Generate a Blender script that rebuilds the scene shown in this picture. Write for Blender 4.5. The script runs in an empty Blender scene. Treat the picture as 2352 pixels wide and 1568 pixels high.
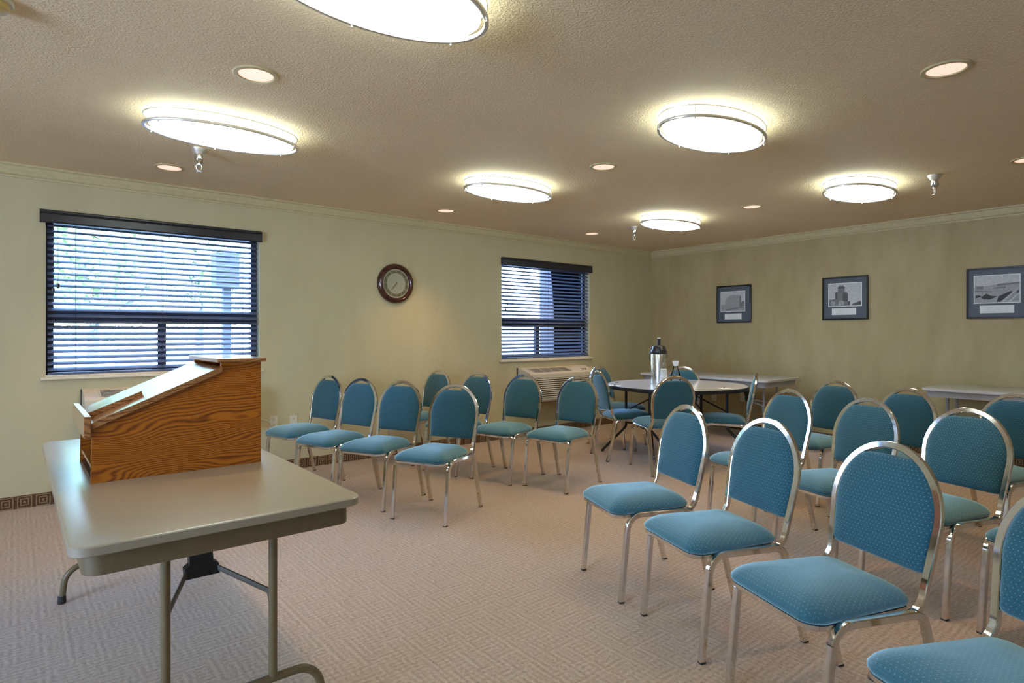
import bpy, bmesh, math, random
from mathutils import Vector, Matrix
random.seed(7)
PI = math.pi
SC = bpy.context.scene
COL = SC.collection
R = math.radians

# ------------------------------------------------------------------ materials
def new_mat(name):
    m = bpy.data.materials.new(name); m.use_nodes = True
    nt = m.node_tree
    return m, nt, nt.nodes['Principled BSDF'], nt.nodes['Material Output']

def N(nt, typ, **kw):
    n = nt.nodes.new(typ)
    for k, v in kw.items():
        if k.startswith('i_'):
            n.inputs[k[2:].replace('_', ' ')].default_value = v
        else:
            setattr(n, k, v)
    return n

def mathn(nt, op, a, b=None, c=None):
    n = nt.nodes.new('ShaderNodeMath'); n.operation = op
    for i, v in enumerate((a, b, c)):
        if v is None: continue
        if isinstance(v, (int, float)): n.inputs[i].default_value = v
        else: nt.links.new(v, n.inputs[i])
    return n.outputs[0]

def mixc(nt, fac, a, b):
    n = nt.nodes.new('ShaderNodeMix'); n.data_type = 'RGBA'
    if isinstance(fac, (int, float)): n.inputs[0].default_value = fac
    else: nt.links.new(fac, n.inputs[0])
    for i, v in ((6, a), (7, b)):
        if isinstance(v, tuple): n.inputs[i].default_value = (*v, 1)
        else: nt.links.new(v, n.inputs[i])
    return n.outputs[2]

def ramp(nt, src, stops):
    n = nt.nodes.new('ShaderNodeValToRGB')
    cr = n.color_ramp
    while len(cr.elements) < len(stops): cr.elements.new(.5)
    for e, (p, c) in zip(cr.elements, stops):
        e.position = p; e.color = (*c, 1) if len(c) == 3 else c
    nt.links.new(src, n.inputs[0])
    return n.outputs[0]

def coords(nt, kind='Object', scale=(1, 1, 1)):
    tc = nt.nodes.new('ShaderNodeTexCoord')
    mp = nt.nodes.new('ShaderNodeMapping'); mp.inputs['Scale'].default_value = scale
    nt.links.new(tc.outputs[kind], mp.inputs[0])
    return mp.outputs[0]

def noise(nt, vec, scale, detail=3, rough=.5, dist=0.):
    n = nt.nodes.new('ShaderNodeTexNoise')
    n.inputs['Scale'].default_value = scale; n.inputs['Detail'].default_value = detail
    n.inputs['Roughness'].default_value = rough; n.inputs['Distortion'].default_value = dist
    nt.links.new(vec, n.inputs['Vector'])
    return n.outputs['Fac']

def bump(nt, bsdf, h, strength=.3, dist=.002):
    b = nt.nodes.new('ShaderNodeBump')
    b.inputs['Strength'].default_value = strength; b.inputs['Distance'].default_value = dist
    nt.links.new(h, b.inputs['Height']); nt.links.new(b.outputs[0], bsdf.inputs['Normal'])

def simple(name, col, rough=.5, metal=0., nz=0.06, nscale=30, bmp=0., spec=.5, coat=0.):
    m, nt, b, o = new_mat(name)
    v = coords(nt)
    f = noise(nt, v, nscale)
    lo = tuple(max(0, c * (1 - nz)) for c in col); hi = tuple(min(1, c * (1 + nz)) for c in col)
    c = ramp(nt, f, [(.3, lo), (.7, hi)])
    nt.links.new(c, b.inputs['Base Color'])
    b.inputs['Roughness'].default_value = rough; b.inputs['Metallic'].default_value = metal
    b.inputs['Specular IOR Level'].default_value = spec
    b.inputs['Coat Weight'].default_value = coat; b.inputs['Coat Roughness'].default_value = .24
    if bmp: bump(nt, b, f, bmp)
    return m

M = {}
# painted window wall with faint vertical mottling
def wall_mat(name, c1, c2, c3, sc=2.2, bstr=.12):
    m, nt, b, o = new_mat(name)
    v = coords(nt, 'Object', (1.3, 1.3, .45))
    f = noise(nt, v, sc, 5, .6)
    c = ramp(nt, f, [(.25, c1), (.5, c2), (.78, c3)])
    v2 = coords(nt, 'Object', (1, 1, .25))
    f2 = noise(nt, v2, 60, 3)
    c = mixc(nt, mathn(nt, 'MULTIPLY', f2, .12), c, tuple(x * .8 for x in c2))
    nt.links.new(c, b.inputs['Base Color'])
    b.inputs['Roughness'].default_value = .62
    bump(nt, b, noise(nt, coords(nt), 180, 3), bstr, .0015)
    return m
M['cream'] = wall_mat('cream_wall_paint', (.49, .42, .24), (.54, .465, .27), (.58, .505, .305))
M['olive'] = wall_mat('tan_wallcovering', (.38, .295, .130), (.44, .345, .165), (.50, .40, .21), 3.0)
M['crown'] = simple('crown_paint', (.56, .475, .26), .5)
M['sillpaint'] = simple('sill_paint', (.72, .66, .50), .45)

def ceiling_mat():
    m, nt, b, o = new_mat('knockdown_ceiling')
    v = coords(nt)
    f = noise(nt, v, 1.2, 3)
    c = ramp(nt, f, [(.3, (.80, .635, .40)), (.7, (.86, .69, .445))])
    nt.links.new(c, b.inputs['Base Color'])
    b.inputs['Roughness'].default_value = .8
    a = noise(nt, v, 85, 4, .55, .35)
    a2 = ramp(nt, a, [(.44, (0, 0, 0)), (.60, (1, 1, 1))])
    d = noise(nt, v, 260, 2)
    h = mathn(nt, 'ADD', a2, mathn(nt, 'MULTIPLY', d, .25))
    bump(nt, b, h, .55, .004)
    return m
M['ceiling'] = ceiling_mat()

def maze(nt, vec2d, cell, k, axis=(0, 1)):
    """cells that carry stripes in alternating/random directions, like a woven key pattern: 0..1"""
    sep = nt.nodes.new('ShaderNodeSeparateXYZ'); nt.links.new(vec2d, sep.inputs[0])
    u = mathn(nt, 'DIVIDE', sep.outputs[axis[0]], cell); w = mathn(nt, 'DIVIDE', sep.outputs[axis[1]], cell)
    fu = mathn(nt, 'FLOOR', u); fw = mathn(nt, 'FLOOR', w)
    cmb = nt.nodes.new('ShaderNodeCombineXYZ'); nt.links.new(fu, cmb.inputs[0]); nt.links.new(fw, cmb.inputs[1])
    wn = nt.nodes.new('ShaderNodeTexWhiteNoise'); wn.noise_dimensions = '2D'; nt.links.new(cmb.outputs[0], wn.inputs['Vector'])
    sel = mathn(nt, 'GREATER_THAN', wn.outputs['Value'], .5)
    su = mathn(nt, 'SINE', mathn(nt, 'MULTIPLY', u, 2 * PI * k)); sw = mathn(nt, 'SINE', mathn(nt, 'MULTIPLY', w, 2 * PI * k))
    s = mathn(nt, 'ADD', mathn(nt, 'MULTIPLY', su, sel), mathn(nt, 'MULTIPLY', sw, mathn(nt, 'SUBTRACT', 1, sel)))
    return mathn(nt, 'MULTIPLY_ADD', s, .5, .5)

def carpet_mat():
    m, nt, b, o = new_mat('patterned_loop_carpet')
    v = coords(nt)
    nv = nt.nodes.new('ShaderNodeTexNoise'); nv.inputs['Scale'].default_value = 26; nt.links.new(v, nv.inputs['Vector'])
    va = nt.nodes.new('ShaderNodeVectorMath'); va.operation = 'MULTIPLY_ADD'; nt.links.new(nv.outputs['Color'], va.inputs[0])
    va.inputs[1].default_value = (.016, .016, 0); nt.links.new(v, va.inputs[2]); vd = va.outputs[0]
    s = maze(nt, vd, .048, 2)
    s2 = maze(nt, vd, .096, 3)
    f = noise(nt, v, 420, 2); g = noise(nt, v, 90, 3); big = noise(nt, v, 1.1, 3)
    mixv = mathn(nt, 'ADD', mathn(nt, 'MULTIPLY', s, .12), mathn(nt, 'ADD', mathn(nt, 'MULTIPLY', s2, .08),
            mathn(nt, 'ADD', mathn(nt, 'MULTIPLY', f, .75), mathn(nt, 'MULTIPLY', g, .50))))
    c = ramp(nt, mathn(nt, 'MULTIPLY_ADD', mixv, .85, .04), [(.42, (.13, .076, .036)), (.62, (.35, .238, .132)), (.85, (.56, .41, .255))])
    c = mixc(nt, mathn(nt, 'MULTIPLY', big, .25), c, (.42, .30, .20))
    nt.links.new(c, b.inputs['Base Color'])
    b.inputs['Roughness'].default_value = .95; b.inputs['Specular IOR Level'].default_value = .15
    b.inputs['Sheen Weight'].default_value = .35; b.inputs['Sheen Roughness'].default_value = .5
    bump(nt, b, mixv, .7, .004)
    return m
M['carpet'] = carpet_mat()

def base_mat(name, ax):
    m, nt, b, o = new_mat(name)
    v = coords(nt)
    sep = nt.nodes.new('ShaderNodeSeparateXYZ'); nt.links.new(v, sep.inputs[0])
    # nested squares (key pattern) in cells 11 cm long
    u = mathn(nt, 'ABSOLUTE', mathn(nt, 'SUBTRACT', mathn(nt, 'FRACT', mathn(nt, 'DIVIDE', sep.outputs[ax], .105)), .5))
    w = mathn(nt, 'ABSOLUTE', mathn(nt, 'SUBTRACT', mathn(nt, 'DIVIDE', sep.outputs[2], .105), .42))
    mx = mathn(nt, 'MAXIMUM', u, w)
    st = mathn(nt, 'SINE', mathn(nt, 'MULTIPLY', mx, 2 * PI * 6))
    g = noise(nt, v, 120, 3)
    val = mathn(nt, 'ADD', mathn(nt, 'MULTIPLY', st, .35), g)
    c = ramp(nt, val, [(.35, (.085, .045, .022)), (.75, (.27, .17, .09))])
    nt.links.new(c, b.inputs['Base Color']); b.inputs['Roughness'].default_value = .95
    b.inputs['Specular IOR Level'].default_value = .15
    bump(nt, b, val, .5, .003)
    return m
M['baseX'] = base_mat('carpet_base_long', 0); M['baseY'] = base_mat('carpet_base_end', 1)

def fabric(name, plane, sheen, dk):
    """teal upholstery with rows of small pinkish woven dots; plane: axes the dots lie in"""
    m, nt, b, o = new_mat(name)
    v = coords(nt)
    sep = nt.nodes.new('ShaderNodeSeparateXYZ'); nt.links.new(v, sep.inputs[0])
    p = .0135
    u = mathn(nt, 'DIVIDE', sep.outputs[plane[0]], p); w = mathn(nt, 'DIVIDE', sep.outputs[plane[1]], p * .9)
    row = mathn(nt, 'FLOOR', w)
    off = mathn(nt, 'MULTIPLY', mathn(nt, 'MODULO', mathn(nt, 'ABSOLUTE', row), 2), .5)
    fu = mathn(nt, 'SUBTRACT', mathn(nt, 'FRACT', mathn(nt, 'ADD', u, off)), .5)
    fw = mathn(nt, 'SUBTRACT', mathn(nt, 'FRACT', w), .5)
    d = mathn(nt, 'SQRT', mathn(nt, 'ADD', mathn(nt, 'MULTIPLY', fu, fu), mathn(nt, 'MULTIPLY', fw, fw)))
    dot = mathn(nt, 'SUBTRACT', 1, mathn(nt, 'SMOOTH_MIN', 1, mathn(nt, 'MULTIPLY', mathn(nt, 'GREATER_THAN', d, .135), 1), 0))
    weave = mathn(nt, 'SINE', mathn(nt, 'MULTIPLY', sep.outputs[plane[1]], 2 * PI / .0045))
    n1 = noise(nt, v, 300, 2)
    val = mathn(nt, 'ADD', mathn(nt, 'MULTIPLY', weave, .12), n1)
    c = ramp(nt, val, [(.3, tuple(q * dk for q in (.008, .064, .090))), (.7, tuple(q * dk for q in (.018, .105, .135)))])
    geo = nt.nodes.new('ShaderNodeNewGeometry'); tco = nt.nodes.new('ShaderNodeTexCoord'); sn = nt.nodes.new('ShaderNodeSeparateXYZ'); nt.links.new(tco.outputs['Normal'], sn.inputs[0])
    face = mathn(nt, 'GREATER_THAN', mathn(nt, 'ABSOLUTE', sn.outputs[2 if plane[1] == 1 else 1]), .45)
    c = mixc(nt, mathn(nt, 'MULTIPLY', mathn(nt, 'MULTIPLY', dot, face), .36), c, (.40, .33, .31))
    nt.links.new(c, b.inputs['Base Color'])
    b.inputs['Roughness'].default_value = .8; b.inputs['Specular IOR Level'].default_value = .3
    b.inputs['Sheen Weight'].default_value = sheen; b.inputs['Sheen Roughness'].default_value = .5
    b.inputs['Sheen Tint'].default_value = (.65, .92, .95, 1)
    bump(nt, b, val, .25, .001)
    return m
M['seatfab'] = fabric('dotted_teal_seat_fabric', (0, 1), 1.0, 1.1); M['backfab'] = fabric('dotted_teal_back_fabric', (0, 2), .4, .95)  # one fabric; seat copy paler, back copy darker, lighting put into the tones

def chrome(name, col=(.78, .76, .72), rough=.16):
    m, nt, b, o = new_mat(name)
    v = coords(nt)
    f = noise(nt, v, 40, 4)
    r = mathn(nt, 'MULTIPLY_ADD', f, .10, rough - .05)
    nt.links.new(r, b.inputs['Roughness'])
    c = ramp(nt, f, [(.3, tuple(x * .9 for x in col)), (.7, col)])
    nt.links.new(c, b.inputs['Base Color']); b.inputs['Metallic'].default_value = 1
    return m
M['chrome'] = chrome('worn_chrome', rough=.09); M['nickel'] = chrome('brushed_nickel', (.86, .84, .78), .42)
M['steel'] = chrome('brushed_steel', (.72, .73, .75), .26)
M['rubber'] = simple('dark_rubber_glide', (.03, .025, .02), .7)
M['laminate'] = simple('grey_beige_laminate', (.31, .265, .19), .3, coat=1.0, nz=.03, nscale=8, spec=.55)
M['greylam'] = simple('pale_grey_laminate', (.55, .54, .53), .3, coat=1.0, nz=.03, nscale=8, spec=.55)
M['edge'] = simple('tan_table_edge', (.15, .108, .055), .4)
M['tanmetal'] = simple('tan_enamel_steel', (.17, .125, .06), .35, nz=.05)
M['greymetal'] = simple('grey_enamel_steel', (.33, .32, .31), .4)
M['black'] = simple('black_enamel', (.012, .012, .014), .35)
M['blackplastic'] = simple('black_plastic', (.02, .02, .022), .3, spec=.5)
M['darkblue'] = simple('dark_blind_slat', (.10, .125, .19), .45, spec=.6)
M['valance'] = simple('dark_blind_valance', (.02, .02, .026), .3)
M['frame'] = simple('dark_bronze_window_frame', (.03, .04, .07), .4)
M['white'] = simple('white_card', (.78, .78, .75), .6, nz=.03)
M['offwhite'] = simple('ivory_plastic', (.66, .62, .48), .4, nz=.03)
M['acplastic'] = simple('beige_air_conditioner_plastic', (.58, .52, .40), .45, nz=.03)
M['acdark'] = simple('dark_brown_and_gap_shade', (.09, .07, .045), .6)  # brown of small parts; also painted shade in gaps and behind grilles
M['yellowed'] = simple('yellowed_plastic', (.62, .47, .16), .4)
M['matgrey'] = simple('slate_picture_mat', (.085, .10, .12), .55, nz=.05)
M['pframe'] = simple('black_picture_frame', (.012, .010, .010), .25)
M['clockwood'] = simple('dark_cherry_clock_rim', (.055, .014, .010), .18, nz=.3, nscale=20, coat=.6)
M['dial'] = simple('cream_clock_dial', (.38, .36, .25), .5)
M['dialring'] = simple('olive_clock_ring', (.13, .115, .055), .45)
M['dialhand'] = simple('bronze_clock_hand', (.22, .17, .07), .4)

def oak(name, c1, c2, c3, rough=.3, scale=1.0, coat=.35):
    m, nt, b, o = new_mat(name)
    v = coords(nt, 'Object', (.85 * scale, 3 * scale, 3.2 * scale)); v.node.inputs['Rotation'].default_value = (0, R(9), 0)
    n1 = nt.nodes.new('ShaderNodeTexNoise'); n1.inputs['Scale'].default_value = 2.3; n1.inputs['Detail'].default_value = 1.5
    nt.links.new(v, n1.inputs['Vector'])
    addv = nt.nodes.new('ShaderNodeVectorMath'); addv.operation = 'MULTIPLY_ADD'
    nt.links.new(n1.outputs['Color'], addv.inputs[0]); addv.inputs[1].default_value = (.5, .5, .75); nt.links.new(v, addv.inputs[2])
    w = nt.nodes.new('ShaderNodeTexWave'); w.wave_type = 'BANDS'; w.bands_direction = 'Z'; w.wave_profile = 'SIN'
    w.inputs['Scale'].default_value = 9.5; w.inputs['Distortion'].default_value = 1.3; w.inputs['Detail'].default_value = 3.5
    w.inputs['Detail Scale'].default_value = 3.2; w.inputs['Detail Roughness'].default_value = .65
    nt.links.new(addv.outputs[0], w.inputs['Vector'])
    v3 = coords(nt, 'Object', (12, 160, 160))
    pores = noise(nt, v3, 1.0, 3, .7)
    val = mathn(nt, 'ADD', mathn(nt, 'MULTIPLY', w.outputs['Fac'], .50), mathn(nt, 'MULTIPLY', pores, .55))
    c = ramp(nt, val, [(.25, c3), (.45, c2), (.70, c1)])
    nt.links.new(c, b.inputs['Base Color'])
    b.inputs['Roughness'].default_value = rough
    b.inputs['Coat Weight'].default_value = coat; b.inputs['Coat Roughness'].default_value = .2
    bump(nt, b, val, .08, .001)
    return m
M['oak'] = oak('honey_oak_veneer', (.38, .115, .005), (.28, .072, .003), (.14, .027, .001), .35, 1.0, .1)
M['oaktop'] = oak('varnished_oak_top', (.34, .14, .04), (.27, .105, .03), (.14, .045, .012), .2, 1.0, 1.0)
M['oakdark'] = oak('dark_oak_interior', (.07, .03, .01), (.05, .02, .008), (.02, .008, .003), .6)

def emis(name, col, st):
    m, nt, b, o = new_mat(name)
    v = coords(nt)
    f = noise(nt, v, 3, 2)
    c = ramp(nt, f, [(.3, tuple(x * .97 for x in col)), (.7, col)])
    nt.links.new(c, b.inputs['Emission Color']); nt.links.new(c, b.inputs['Base Color'])
    b.inputs['Emission Strength'].default_value = st
    return m
M['diffuser'] = emis('lit_acrylic_diffuser', (.88, 1.0, .95), 7.4)
M['lens'] = emis('lit_downlight_lens', (1.0, .68, .55), .70)

def glass(name, tint=(1, 1, 1), fres=1.45, mixrough=.0):
    m = bpy.data.materials.new(name); m.use_nodes = True; nt = m.node_tree; nt.nodes.clear()
    o = nt.nodes.new('ShaderNodeOutputMaterial'); t = nt.nodes.new('ShaderNodeBsdfTransparent'); g = nt.nodes.new('ShaderNodeBsdfGlossy')
    t.inputs[0].default_value = (*tint, 1); g.inputs['Roughness'].default_value = mixrough
    f = nt.nodes.new('ShaderNodeFresnel'); f.inputs[0].default_value = fres
    mx = nt.nodes.new('ShaderNodeMixShader')
    nt.links.new(f.outputs[0], mx.inputs[0]); nt.links.new(t.outputs[0], mx.inputs[1]); nt.links.new(g.outputs[0], mx.inputs[2])
    nt.links.new(mx.outputs[0], o.inputs[0])
    return m
M['pane'] = glass('window_pane_glass', (.95, .98, 1))
M['carafe'] = glass('clear_carafe_glass', (.95, .97, .98), 1.4, .03)
M['frost'] = simple('frosted_white_rim', (.8, .8, .8), .4)

# ------------------------------------------------------------------ mesh helpers
def obj(name, bm, mat, parent=None, smooth=True, angle=35):
    bmesh.ops.recalc_face_normals(bm, faces=bm.faces)
    me = bpy.data.meshes.new(name); bm.to_mesh(me); bm.free()
    if smooth:
        me.polygons.foreach_set('use_smooth', [True] * len(me.polygons))
        try: me.set_sharp_from_angle(angle=R(angle))
        except Exception: pass
    me.materials.append(mat)
    o = bpy.data.objects.new(name, me); COL.objects.link(o)
    if parent: o.parent = parent
    return o

def tag(o, label=None, cat=None, group=None, kind=None):
    if label: o['label'] = label
    if cat: o['category'] = cat
    if group: o['group'] = group
    if kind: o['kind'] = kind
    return o

def thing(name, label, cat, loc=(0, 0, 0), rz=0., group=None):
    o = bpy.data.objects.new(name, None); COL.objects.link(o)
    o.empty_display_size = .1
    o.location = loc; o.rotation_euler = (0, 0, rz)
    return tag(o, label, cat, group)

def struct(name, bm, mat, parent=None, smooth=False):
    o = obj(name, bm, mat, parent, smooth)
    if not parent: o['kind'] = 'structure'
    return o

def copy_tree(o, parent=None):
    c = o.copy(); COL.objects.link(c); c.parent = parent
    for ch in list(o.children): copy_tree(ch, c)
    return c

def box(bm, x0, x1, y0, y1, z0, z1, bev=0., seg=2):
    vs = [bm.verts.new((x, y, z)) for z in (z0, z1) for y in (y0, y1) for x in (x0, x1)]
    fs = [bm.faces.new([vs[i] for i in f]) for f in ((0, 2, 3, 1), (4, 5, 7, 6), (0, 1, 5, 4), (2, 6, 7, 3), (0, 4, 6, 2), (1, 3, 7, 5))]
    if bev:
        es = list({e for f in fs for e in f.edges})
        bmesh.ops.bevel(bm, geom=es, offset=bev, segments=seg, affect='EDGES', profile=.5)
    return vs

def newbm(): return bmesh.new()
def bx(*a, **k):
    bm = newbm(); box(bm, *a, **k); return bm

def fillet(pts, rads, n=6):
    """polyline with rounded corners; rads one per interior point (or a number)"""
    pts = [Vector(p) for p in pts]
    if isinstance(rads, (int, float)): rads = [rads] * (len(pts) - 2)
    out = [pts[0]]
    for i in range(1, len(pts) - 1):
        p, a, b = pts[i], pts[i - 1], pts[i + 1]
        r = rads[i - 1]
        d1 = (a - p).normalized(); d2 = (b - p).normalized()
        ang = d1.angle(d2)
        if r <= 0 or ang > PI - .01: out.append(p); continue
        t = min(r / math.tan(ang / 2), (a - p).length * .49 if i > 1 else (a - p).length * .98, (b - p).length * .49 if i < len(pts) - 2 else (b - p).length * .98)
        rr = t * math.tan(ang / 2)
        c = p + (d1 + d2).normalized() * (rr / math.sin(ang / 2))
        s = p + d1 * t - c; e = p + d2 * t - c
        tot = s.angle(e); ax = s.cross(e).normalized()
        for k in range(n + 1):
            out.append(c + Matrix.Rotation(tot * k / n, 3, ax) @ s)
    out.append(pts[-1])
    return out

def prof_round(r, n=10): return [(r * math.cos(2 * PI * i / n), r * math.sin(2 * PI * i / n)) for i in range(n)]
def prof_rect(a, b, c, n=2):
    """rounded rectangle, half sizes a,b, corner c"""
    out = []
    for sx, sy, a0 in ((1, 1, 0), (-1, 1, 90), (-1, -1, 180), (1, -1, 270)):
        for k in range(n + 1):
            t = R(a0 + 90 * k / n)
            out.append((sx * (a - c) + c * math.cos(t), sy * (b - c) + c * math.sin(t)))
    return out

def sweep(bm, path, prof, up=(0, 0, 1), caps=True, closed=False):
    path = [Vector(p) for p in path]
    n = len(path); rings = []
    t0 = (path[1] - path[0]).normalized()
    u = Vector(up); u = (u - t0 * u.dot(t0))
    if u.length < 1e-4: u = Vector((1, 0, 0)) - t0 * t0.x
    u.normalize()
    prev = t0
    for i, p in enumerate(path):
        if closed: t = (path[(i + 1) % n] - path[i - 1]).normalized()
        elif i == 0: t = t0
        elif i == n - 1: t = (p - path[i - 1]).normalized()
        else: t = ((path[i + 1] - p).normalized() + (p - path[i - 1]).normalized()).normalized()
        q = prev.rotation_difference(t); u = q @ u; u = (u - t * u.dot(t)).normalized(); prev = t
        w = t.cross(u)
        rings.append([bm.verts.new(p + w * a + u * b) for a, b in prof])
    m = len(prof)
    rng = range(n if closed else n - 1)
    for i in rng:
        A, B = rings[i], rings[(i + 1) % n]
        for k in range(m):
            bm.faces.new((A[k], A[(k + 1) % m], B[(k + 1) % m], B[k]))
    if caps and not closed:
        bm.faces.new(list(reversed(rings[0]))); bm.faces.new(rings[-1])
    return rings

def tube(path, r, n=10, **k):
    bm = newbm(); sweep(bm, path, prof_round(r, n), **k); return bm

def lathe(bm, prof, n=40, c=(0, 0, 0), axis='Z', sx=1., sy=1.):
    """prof: (radius, height) list; closed with caps where radius is 0"""
    rings = []
    for r, h in prof:
        if r < 1e-6: rings.append([bm.verts.new(_ax(axis, 0, 0, h, c))])
        else: rings.append([bm.verts.new(_ax(axis, r * math.cos(2 * PI * i / n) * sx, r * math.sin(2 * PI * i / n) * sy, h, c)) for i in range(n)])
    for a, b in zip(rings, rings[1:]):
        if len(a) == 1 and len(b) == 1: continue
        for i in range(n):
            j = (i + 1) % n
            if len(a) == 1: bm.faces.new((a[0], b[j], b[i]))
            elif len(b) == 1: bm.faces.new((a[i], a[j], b[0]))
            else: bm.faces.new((a[i], a[j], b[j], b[i]))
def _ax(axis, x, y, h, c):
    if axis == 'Z': v = (x, y, h)
    elif axis == 'Y': v = (x, -h, y)      # height points towards -Y
    else: v = (-h, x, y)                  # height points towards -X
    return (v[0] + c[0], v[1] + c[1], v[2] + c[2])

def prism(bm, poly, f0, f1):
    """poly list of 2D; f0/f1 map (a,b)->3D for both ends"""
    A = [bm.verts.new(f0(*p)) for p in poly]; B = [bm.verts.new(f1(*p)) for p in poly]
    n = len(poly)
    bm.faces.new(A); bm.faces.new(list(reversed(B)))
    for i in range(n): bm.faces.new((A[i], B[i], B[(i + 1) % n], A[(i + 1) % n]))

def rrect(x0, x1, y0, y1, r, n=6):
    out = []
    for cx, cy, a0 in ((x1 - r, y1 - r, 0), (x0 + r, y1 - r, 90), (x0 + r, y0 + r, 180), (x1 - r, y0 + r, 270)):
        for k in range(n + 1):
            t = R(a0 + 90 * k / n); out.append((cx + r * math.cos(t), cy + r * math.sin(t)))
    return out

def slab(poly, prof, scaled=False):
    """stack of inset rings: prof = [(inset, z)], polygon convex"""
    bm = newbm(); n = len(poly); rings = []
    cx = (min(p[0] for p in poly) + max(p[0] for p in poly)) / 2; cy = (min(p[1] for p in poly) + max(p[1] for p in poly)) / 2
    for ins, z in prof:
        ring = []
        for i in range(n):
            a = Vector(poly[i - 1]); p = Vector(poly[i]); b = Vector(poly[(i + 1) % n])
            t = (b - a).normalized(); nn = Vector((t.y, -t.x))
            if nn.dot(p - Vector((cx, cy))) < 0: nn = -nn
            q = p - nn * ins
            if scaled:
                hx = max(abs(k[0] - cx) for k in poly); hy = max(abs(k[1] - cy) for k in poly)
                q = Vector((cx + (p.x - cx) * (1 - ins / hx), cy + (p.y - cy) * (1 - ins / hy)))
            ring.append(bm.verts.new((q.x, q.y, z)))
        rings.append(ring)
    for A, B in zip(rings, rings[1:]):
        for k in range(n): bm.faces.new((A[k], A[(k + 1) % n], B[(k + 1) % n], B[k]))
    bm.faces.new(rings[0]); bm.faces.new(rings[-1])
    return bm

# ------------------------------------------------------------------ room shell
H = 1.257
XW, YW, ZC = 7.291, 5.574, 2.460
X0, Y0 = -4.0, -2.2
W1 = (.172, 1.682, .935, 2.125); W2 = (4.450, 5.966, .935, 2.125)
TH = .14
bm = newbm()
xs = [X0 - TH, W1[0], W1[1], W2[0], W2[1], XW + TH]
for i in range(5):
    a, b = xs[i], xs[i + 1]
    if i in (1, 3):
        box(bm, a, b, YW, YW + TH, -.02, W1[2]); box(bm, a, b, YW, YW + TH, W1[3], ZC + .05)
    else: box(bm, a, b, YW, YW + TH, -.02, ZC + .05)
struct('wall_window_side', bm, M['cream'])
struct('wall_picture_side', bx(XW, XW + TH, Y0 - TH, YW, -.02, ZC + .05), M['olive'])
# wall behind and to the left of the viewer, unseen window added for daylight
bm = newbm()
LW = (.0, 2.2, .5, 2.15)
box(bm, X0 - TH, X0, Y0 - TH, LW[0], -.02, ZC + .05); box(bm, X0 - TH, X0, LW[1], YW, -.02, ZC + .05)
box(bm, X0 - TH, X0, LW[0], LW[1], -.02, LW[2]); box(bm, X0 - TH, X0, LW[0], LW[1], LW[3], ZC + .05)
struct('wall_lectern_side', bm, M['cream'])
struct('wall_camera_side', bx(X0, XW, Y0 - TH, Y0, -.02, ZC + .05), M['cream'])
struct('floor', bx(X0 - TH, XW + TH, Y0 - TH, YW + TH, -.06, 0), M['carpet'])
struct('ceiling', bx(X0 - TH, XW + TH, Y0 - TH, YW + TH, ZC, ZC + .06), M['ceiling'])
# crown moulding
def crown(name, ax):
    pr = [(0, 0), (.012, 0), (.014, .012), (.028, .022), (.040, .050), (.046, .072), (.060, .078), (.060, .09), (0, .09)]
    bm = newbm()
    if ax == 'x': prism(bm, pr, lambda a, b: (X0, YW - a, ZC - .09 + b), lambda a, b: (XW - .0005, YW - a, ZC - .09 + b))
    else: prism(bm, pr, lambda a, b: (XW - a, Y0, ZC - .09 + b), lambda a, b: (XW - a, YW - .0005, ZC - .09 + b))
    return struct(name, bm, M['crown'])
crown('trim_1', 'x'); crown('trim_2', 'y')
struct('baseboard_window_side', bx(X0, XW, YW - .012, YW, 0, .09), M['baseX'])
struct('baseboard_picture_side', bx(XW - .012, XW, Y0, YW - .012, 0, .09), M['baseY'])

# ------------------------------------------------------------------ windows
def window(name, w):
    x0, x1, z0, z1 = w
    yf = YW + .085
    bm = newbm()
    box(bm, x0, x0 + .05, yf, yf + .045, z0, z1); box(bm, x1 - .05, x1, yf, yf + .045, z0, z1)
    box(bm, x0 + .05, x1 - .05, yf, yf + .045, z0, z0 + .05); box(bm, x0 + .05, x1 - .05, yf, yf + .045, z1 - .05, z1)
    box(bm, x0 + .05, x1 - .05, yf - .01, yf + .045, 1.345, 1.44)
    f = struct(name, bm, M['frame'])
    xm = x0 + (x1 - x0) * (.503 if x0 < 1 else .425)
    obj('mullion', bx(xm - .03, xm + .03, yf - .005, yf + .04, z0 + .05, 1.345), M['frame'], f, False)
    obj('upper_pane', bx(x0 + .05, x1 - .05, yf + .02, yf + .024, 1.44, z1 - .05), M['pane'], f, False)
    obj('lower_pane', bx(x0 + .05, xm - .03, yf + .02, yf + .024, z0 + .05, 1.345), M['pane'], f, False)
    obj('lower_pane', bx(xm + .03, x1 - .05, yf + .02, yf + .024, z0 + .05, 1.345), M['pane'], f, False)
    return f
window('window_1', W1); window('window_2', W2)
bm = newbm(); y0, y1, z0, z1 = LW
for yy in (y0, (y0 + y1) / 2, y1 - .05): box(bm, X0 - .1, X0 - .06, yy, yy + .05, z0, z1)
box(bm, X0 - .1, X0 - .06, y0 + .05, y1 - .05, z0, z0 + .05); box(bm, X0 - .1, X0 - .06, y0 + .05, y1 - .05, z1 - .05, z1)
struct('window_3', bm, M['frame'])
for i, w in enumerate((W1, W2)):
    bm = newbm(); box(bm, w[0] - .03, w[1] + .03, YW - .035, YW, w[2] - .022, w[2] - .001, bev=.006); box(bm, w[0], w[1], YW, YW + .085, w[2] - .001, w[2] + .012)
    struct('trim_%d' % (3 + i), bm, M['sillpaint'], smooth=False)

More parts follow.
